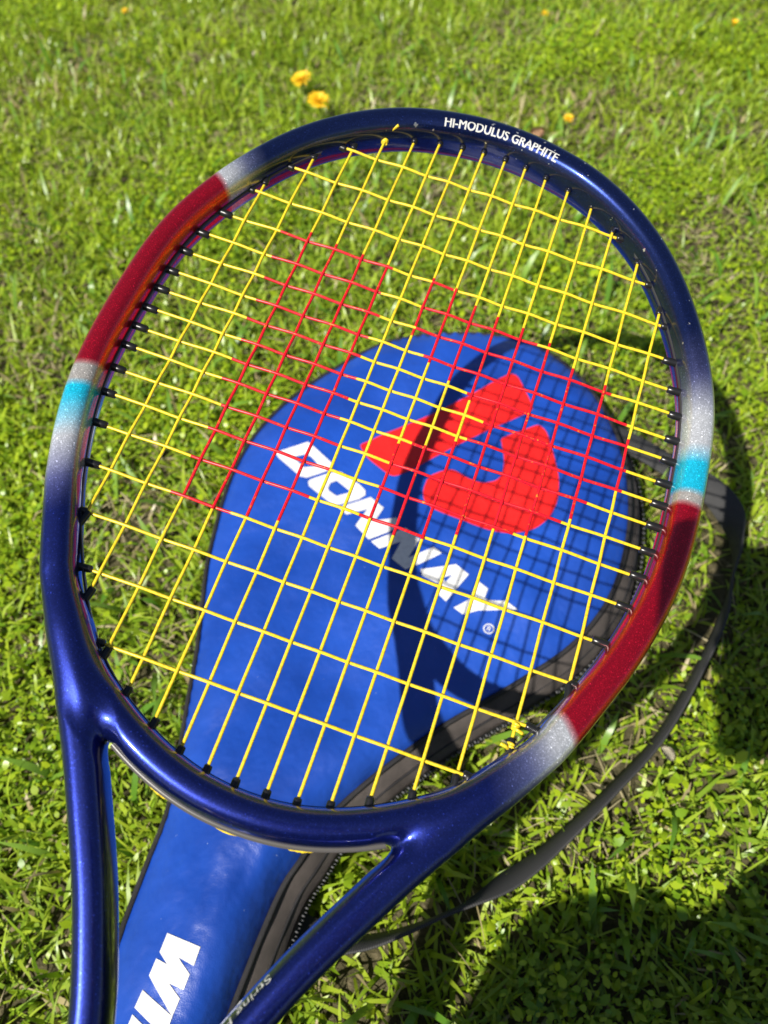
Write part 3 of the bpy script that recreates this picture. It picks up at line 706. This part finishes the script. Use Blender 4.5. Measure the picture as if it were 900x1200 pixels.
for xc in (-34, -3, 27):
    xs_ = np.linspace(xc - 6, xc + 6, 13); yb = np.array([BRIDGE[np.abs(BRIDGE[:, 0] - q).argmin(), 1] for q in xs_]); kk = np.abs(BRIDGE[:, 0] - xc).argmin()
    pth = np.c_[xs_, yb + 8.5 + .75 * (1 - ((xs_ - xc) / 6) ** 2), np.zeros(13)]; pth[:, 0] += bn[kk][0] * 6
    V, F = tube(pth, .84, 7); rpart('string_loop', V, F, M_YEL)
# tie-off knots with their cut tails
def knot(x, y, dr, tail, big):
    t = np.linspace(0, 2.6 * 2 * math.pi, 60); r = 1.55 if big else 1.25; ax = np.array([0, dr, 0.])
    pth = np.c_[x + r * np.cos(t), y + dr * t / t[-1] * (4.2 if big else 3.0), r * np.sin(t) - .2]
    end = pth[-1]; tl = catmull([end, end + np.array(tail) * .4 + [0, 0, -1], end + np.array(tail)], 10)[1:]
    V, F = tube(np.vstack([pth, tl]), .84, 7); o = rpart('string_knot', V, F, M_YEL); return o
knot(-65.9, -171, -1, (7, -4, -9), False)
knot(101, 134, 1, (4.5, 1.0, -1.0), False); knot(101, 143, 1, (-4.0, -.5, -1.5), False)

# lettering on the head: flat text bent round the rim and laid on the paint
def text_mesh(body, size):
    cu = bpy.data.curves.new('text', 'FONT'); cu.body = body; cu.size = size; cu.offset = 0; cu.resolution_u = 3; cu.align_x = 'CENTER'
    o = bpy.data.objects.new('text', cu); COL.objects.link(o); dg = bpy.context.evaluated_depsgraph_get()
    me = bpy.data.meshes.new_from_object(o.evaluated_get(dg)); bpy.data.objects.remove(o); bm = bmesh.new(); bm.from_mesh(me); bpy.data.meshes.remove(me)
    bmesh.ops.triangulate(bm, faces=bm.faces[:])
    for _ in range(4):
        le = [e for e in bm.edges if e.calc_length() > size * .25]
        if not le: break
        bmesh.ops.subdivide_edges(bm, edges=le, cuts=1); bmesh.ops.triangulate(bm, faces=bm.faces[:])
    V = np.array([v.co[:] for v in bm.verts]); F = np.array([[v.index for v in f.verts] for f in bm.faces]); bm.free(); return V, F
def surface_z(P2d):
    lo = np.zeros(len(P2d)); hi = np.full(len(P2d), 16.); f2 = field2(P2d)
    for _ in range(24):
        m_ = (lo + hi) / 2; ins = field(f2, m_) < 0; lo = np.where(ins, m_, lo); hi = np.where(ins, hi, m_)
    return -hi
def bend_text(body, size, width, curve, s0, u0, name, flip=False):
    V, F = text_mesh(body, size); w0 = V[:, 0].max() - V[:, 0].min(); V[:, 0] *= width / w0
    s = np.r_[0, np.cumsum(np.linalg.norm(np.diff(curve, axis=0), axis=1))]; T = np.gradient(curve, axis=0); T /= np.linalg.norm(T, axis=1)[:, None]
    q = s0 + V[:, 0]; C = np.stack([np.interp(q, s, curve[:, k]) for k in (0, 1)], 1); t_ = np.stack([np.interp(q, s, T[:, k]) for k in (0, 1)], 1)
    nrm = np.c_[t_[:, 1], -t_[:, 0]]                       # to the left of travel as the viewer sees it: outwards when travelling clockwise
    P = C + nrm * (u0 + V[:, 1])[:, None]; zz = surface_z(P) - .14
    n_ = len(P); VV = np.vstack([np.c_[P + t_ * k * .17, zz - .012 * abs(k)] for k in ((-1, 0, 1) if size > 4 else (0,))])
    o = rpart(name, VV, np.vstack([F + q * n_ for q in range(len(VV) // n_)]), M_WHITE, smooth=False); return o
MS = np.r_[0, np.cumsum(np.linalg.norm(np.diff(MAIN, axis=0), axis=1))]
top_s = MS[np.abs(MAIN[:, 0]).argmin() if False else np.argmin(MAIN[:, 1])]
bend_text('HI-MODULUS GRAPHITE', 6.7, 74, MAIN, top_s + 1.0, -6.6, 'lettering')
ks = np.where(MAIN[:, 0] > 0)[0]; sh_s = MS[ks[np.abs(MAIN[ks, 1] - 276).argmin()]]
bend_text('String Pattern', 2.5, 40, MAIN, sh_s + 3, -7.3, 'lettering')

# handle: throat collar, octagonal grip with wrap ridges, butt cap
def loft(stations, sides=8):
    V, F = [], []
    for y, a, b in stations:
        for j in range(sides):
            t_ = (j + .5) * 2 * math.pi / sides; V.append((a * math.cos(t_), y, b * math.sin(t_)))
    n_ = len(stations)
    for k in range(n_ - 1):
        for j in range(sides): F.append((k * sides + j, k * sides + (j + 1) % sides, (k + 1) * sides + (j + 1) % sides, (k + 1) * sides + j))
    F.append(tuple(range(sides))[::-1]); F.append(tuple((n_ - 1) * sides + j for j in range(sides))); return V, F
M_GRIP = mat_webbing('black_grip', (.020, .020, .022), 500)
V, F = loft([(318, 21, 10), (330, 23.5, 12.5), (345, 21, 15), (352, 19.5, 16.5)], 16); rpart('collar', V, F, M_GROM)
st = []
for k in range(60):
    y = 352 + k * 3.6; st.append((y, 18.6 + .5 * (k % 6 == 0), 16.6 + .5 * (k % 6 == 0)))
V, F = loft(st); rpart('grip', V, F, M_GRIP, smooth=False)
V, F = loft([(562, 18.5, 16.6), (566, 20.5, 18.6), (572, 21, 19), (574, 19, 17)]); rpart('butt_cap', V, F, M_GROM, smooth=False)

# ================================================================== the photographer (behind the camera; casts the shadow at lower right)
M_SKIN = material('skin', (.46, .27, .19), .5)[0]
M_SHIRT = mat_webbing('grey_shirt', (.16, .17, .19), 700)
M_TROUSER = mat_webbing('dark_trousers', (.03, .035, .055), 800)
M_SHOE = material('dark_shoes', (.03, .03, .03), .5)[0]
M_HAIR = material('dark_hair', (.025, .018, .012), .55)[0]
def skin(name, verts, edges, radii, root=0, sub=2):
    me = bpy.data.meshes.new(name); me.from_pydata([tuple(v) for v in verts], edges, []); o = bpy.data.objects.new(name, me); COL.objects.link(o)
    o.modifiers.new('skin', 'SKIN'); sv = me.skin_vertices[0].data
    for k, r in enumerate(radii): sv[k].radius = (r, r) if not isinstance(r, tuple) else r; sv[k].use_root = (k == root)
    s = o.modifiers.new('sub', 'SUBSURF'); s.levels = sub; s.render_levels = sub
    dg = bpy.context.evaluated_depsgraph_get(); out = bpy.data.meshes.new_from_object(o.evaluated_get(dg)); bpy.data.objects.remove(o); bpy.data.meshes.remove(me)
    V = np.array([v.co[:] for v in out.vertices]); F = [tuple(p.vertices) for p in out.polygons]; bpy.data.meshes.remove(out); return V, F
def merge(parts):
    V, F, o = [], [], 0
    for v, f in parts: V.append(v); F += [tuple(i + o for i in q) for q in f]; o += len(v)
    return np.vstack(V), F
person = empty('person', (-.09, -.42, GZ)); PO = np.array([-.09, -.42, GZ])
tag(person, 'crouching person in grey shirt holding the racket handle and the phone', 'person')
pelvis, spine, chest, neck_, head_ = (-.09, -.62, .23), (-.088, -.575, .34), (-.085, -.50, .47), (-.085, -.435, .625), (-.075, -.385, .735)
hip = {-1: (-.175, -.60, .23), 1: (-.005, -.60, .23)}; knee = {-1: (-.142, -.195, .435), 1: (-.020, -.190, .452)}
ankle = {-1: (-.175, -.405, .065), 1: (-.005, -.405, .065)}; toe = {-1: (-.185, -.225, .008), 1: (.012, -.215, .008)}
shld = {-1: (-.255, -.45, .575), 1: (.085, -.45, .575)}; elbow = {-1: (-.335, -.365, .325), 1: (.15, -.315, .37)}
CA = CAM_AXES; C0 = np.array([0, 0, CAM_H])
cw = lambda x, y, z_: C0 + CA @ np.array([x, y, z_])
rw = lambda x, y, z_: TW + RW @ (np.array([x, y, z_]) * SC)
wrist = {-1: rw(-62, 540, -18), 1: cw(.072, .135, -.012)}
mp = lambda a, b, t: tuple(np.array(a) * (1 - t) + np.array(b) * t)
# body: one surface from pelvis to head, arms and legs
bv = [pelvis, spine, chest, neck_, mp(neck_, head_, .5), head_, mp(head_, (-.07, -.355, .82), .9)]; br = [.105, .10, .115, .058, .055, .082, .06]; be = [(0, 1), (1, 2), (2, 3), (3, 4), (4, 5), (5, 6)]
def chain(start, pts, rad):
    prev = start
    for p, r in zip(pts, rad): bv.append(tuple(p)); br.append(r); be.append((prev, len(bv) - 1)); prev = len(bv) - 1
    return prev
for s in (-1, 1):
    chain(0, [hip[s], mp(hip[s], knee[s], .5), knee[s], mp(knee[s], ankle[s], .4), ankle[s], mp(ankle[s], toe[s], .6), toe[s]], [.085, .078, .058, .056, .038, .036, .028])
    chain(2, [shld[s], mp(shld[s], elbow[s], .5), elbow[s], mp(elbow[s], wrist[s], .4), wrist[s]], [.062, .047, .040, .040, .026])
parts = [skin('body', bv, be, br)]
# face: nose, ears
fw_ = np.array([.12, .80, -.58]); fw_ /= np.linalg.norm(fw_); hc = np.array(head_) + np.array([0, .012, .012]); up_ = np.array([0, .58, .8]); rt_ = np.cross(fw_, up_); rt_ /= np.linalg.norm(rt_); up_ = np.cross(rt_, fw_)
parts.append(skin('nose', [hc + fw_ * .07 + up_ * .015, hc + fw_ * .092 - up_ * .012, hc + fw_ * .102 - up_ * .03], [(0, 1), (1, 2)], [.007, .010, .012]))
for s in (-1, 1): parts.append(skin('ear', [hc + rt_ * s * .078 + up_ * .02, hc + rt_ * s * .088, hc + rt_ * s * .078 - up_ * .025], [(0, 1), (1, 2)], [.010, .012, .008]))
# left hand closed round the grip
gy0 = 500
pv = [wrist[-1], rw(-34, 528, -16), rw(-25, 505, -22)]; parts.append(skin('palm', pv, [(0, 1), (1, 2)], [(.024, .03), (.028, .020), (.030, .016)]))
for k in range(4):
    yk = gy0 - 34 + k * 23; pts = []
    for a in np.linspace(math.radians(200), math.radians(-20), 6): pts.append(rw(27 * math.cos(a) * 1.02, yk + 6, 25.5 * math.sin(a)))
    parts.append(skin('finger', pts, [(i, i + 1) for i in range(5)], [.0105, .0100, .0095, .009, .0085, .007], sub=1))
pts = [rw(27 * math.cos(a), gy0 - 6 - 34 * t, 26 * math.sin(a)) for t, a in zip(np.linspace(0, 1, 4), np.radians([190, 235, 275, 305]))]
parts.append(skin('thumb', pts, [(0, 1), (1, 2), (2, 3)], [.013, .012, .011, .0085], sub=1))
# right hand round the phone
parts.append(skin('palm', [wrist[1], cw(.050, .105, -.010), cw(.040, .075, -.012)], [(0, 1), (1, 2)], [.024, (.026, .018), (.022, .014)]))
for k, (yk, xe) in enumerate(((.052, -.056), (.071, -.060), (.090, -.058), (.107, -.050))):
    pts = [cw(.042, yk + .012, -.004), cw(.030, yk + .006, .009), cw(.0, yk, .0105), cw(-.030, yk - .002, .010), cw(xe, yk - .004, .001), cw(xe + .003, yk - .004, -.010)]
    parts.append(skin('finger', pts, [(i, i + 1) for i in range(5)], [.0105, .0095, .009, .009, .0085, .007], sub=1))
parts.append(skin('thumb', [cw(.045, .085, -.012), cw(.036, .060, -.020), cw(.018, .045, -.0205), cw(.004, .040, -.020)], [(0, 1), (1, 2), (2, 3)], [.013, .011, .010, .008], sub=1))
V, F = merge(parts); link('body', mesh_np('body', V - PO, F), M_SKIN, person)
# clothes, hair, shoes
sv = [pelvis, spine, chest, mp(chest, neck_, .78)]; sr = [.150, .150, .172, .098]; se = [(0, 1), (1, 2), (2, 3)]
def chain2(L_, start, pts, rad, E_, R_):
    prev = start
    for p, r in zip(pts, rad): L_.append(tuple(p)); R_.append(r); E_.append((prev, len(L_) - 1)); prev = len(L_) - 1
for s in (-1, 1): chain2(sv, 2, [shld[s], mp(shld[s], elbow[s], .45), mp(shld[s], elbow[s], .7)], [.082, .066, .064], se, sr)
V, F = skin('shirt', sv, se, sr); link('shirt', mesh_np('shirt', V - PO, F), M_SHIRT, person)
tv = [mp(pelvis, spine, .15), mp(pelvis, spine, 1.0)]; tr_ = [.120, .108]; te = [(0, 1)]
for s in (-1, 1): chain2(tv, 0, [hip[s], mp(hip[s], knee[s], .5), knee[s], mp(knee[s], ankle[s], .4), mp(knee[s], ankle[s], .93)], [.100, .098, .092, .074, .055], te, tr_)
V, F = skin('trousers', tv, te, tr_); link('trousers', mesh_np('trousers', V - PO, F), M_TROUSER, person)
for s in (-1, 1):
    A_, T_ = np.array(ankle[s]), np.array(toe[s]); V, F = skin('shoe', [A_ + [0, -.045, -.04], A_ + [0, .0, -.032], (A_ + T_) / 2 + [0, .02, -.008], T_ + [0, 0, .002], T_ + [0, .03, -.001]], [(0, 1), (1, 2), (2, 3), (3, 4)], [.036, (.040, .044), (.044, .034), (.046, .026), (.034, .020)])
    V[:, 2] = np.maximum(V[:, 2], GZ + .001); link('shoe', mesh_np('shoe', V - PO, F), M_SHOE, person)
bm = bmesh.new(); bmesh.ops.create_uvsphere(bm, u_segments=28, v_segments=18, radius=1.)
hv = []
for v in bm.verts:
    p = np.array(v.co); q = rt_ * p[0] * .090 + fw_ * p[1] * .104 + up_ * p[2] * .105; v.co = Vector(hc + up_ * .018 - fw_ * .008 + q * (1 + .03 * math.sin(9 * p[0] + 5 * p[2])) - PO)
dl = [v for v in bm.verts if (np.array(v.co) + PO - hc) @ fw_ > .03 and (np.array(v.co) + PO - hc) @ up_ < .06 or (np.array(v.co) + PO - hc) @ up_ < -.045]
bmesh.ops.delete(bm, geom=dl, context='VERTS'); bmesh.ops.solidify(bm, geom=bm.faces[:], thickness=.006)
link('hair', mesh_bm('hair', bm), M_HAIR, person)
M_EYE = material('eye', (.75, .75, .73), .2)[0]
for s in (-1, 1):
    bm = bmesh.new(); bmesh.ops.create_uvsphere(bm, u_segments=12, v_segments=8, radius=.0115); bmesh.ops.translate(bm, verts=bm.verts, vec=Vector(hc + fw_ * .063 + up_ * .012 + rt_ * s * .031 - PO)); link('eye', mesh_bm('eye', bm), M_EYE, person)
V, F = skin('mouth', [hc + fw_ * .080 - up_ * .050 - rt_ * .02, hc + fw_ * .086 - up_ * .050, hc + fw_ * .080 - up_ * .050 + rt_ * .02], [(0, 1), (1, 2)], [.003, .005, .003]); link('mouth', mesh_np('mouth', V - PO, F), material('lips', (.36, .13, .11), .4)[0], person)

# the phone it is taken with
phone = empty('phone'); phone.matrix_world = cam.matrix_world.copy(); tag(phone, 'black phone held over the racket in the right hand', 'phone')
def phone_box(name, x0, x1, y0, y1, z0, z1, mat, rad):
    bm = bmesh.new(); bmesh.ops.create_cube(bm, size=1.); bmesh.ops.scale(bm, vec=(x1 - x0, y1 - y0, z1 - z0), verts=bm.verts); bmesh.ops.translate(bm, vec=((x0 + x1) / 2, (y0 + y1) / 2, (z0 + z1) / 2), verts=bm.verts)
    ve = [e for e in bm.edges if abs(e.verts[0].co.z - e.verts[1].co.z) > 1e-6]; bmesh.ops.bevel(bm, geom=ve, offset=rad, segments=5, affect='EDGES', profile=.5)
    return link(name, mesh_bm(name, bm), mat, phone, smooth=False)
phone_box('body', -.058, .022, -.128, .024, .002, .010, M_GROM, .010)
phone_box('screen', -.056, .020, -.126, .022, .0102, .0106, material('screen_glass', (.01, .01, .012), .08)[0], .009)
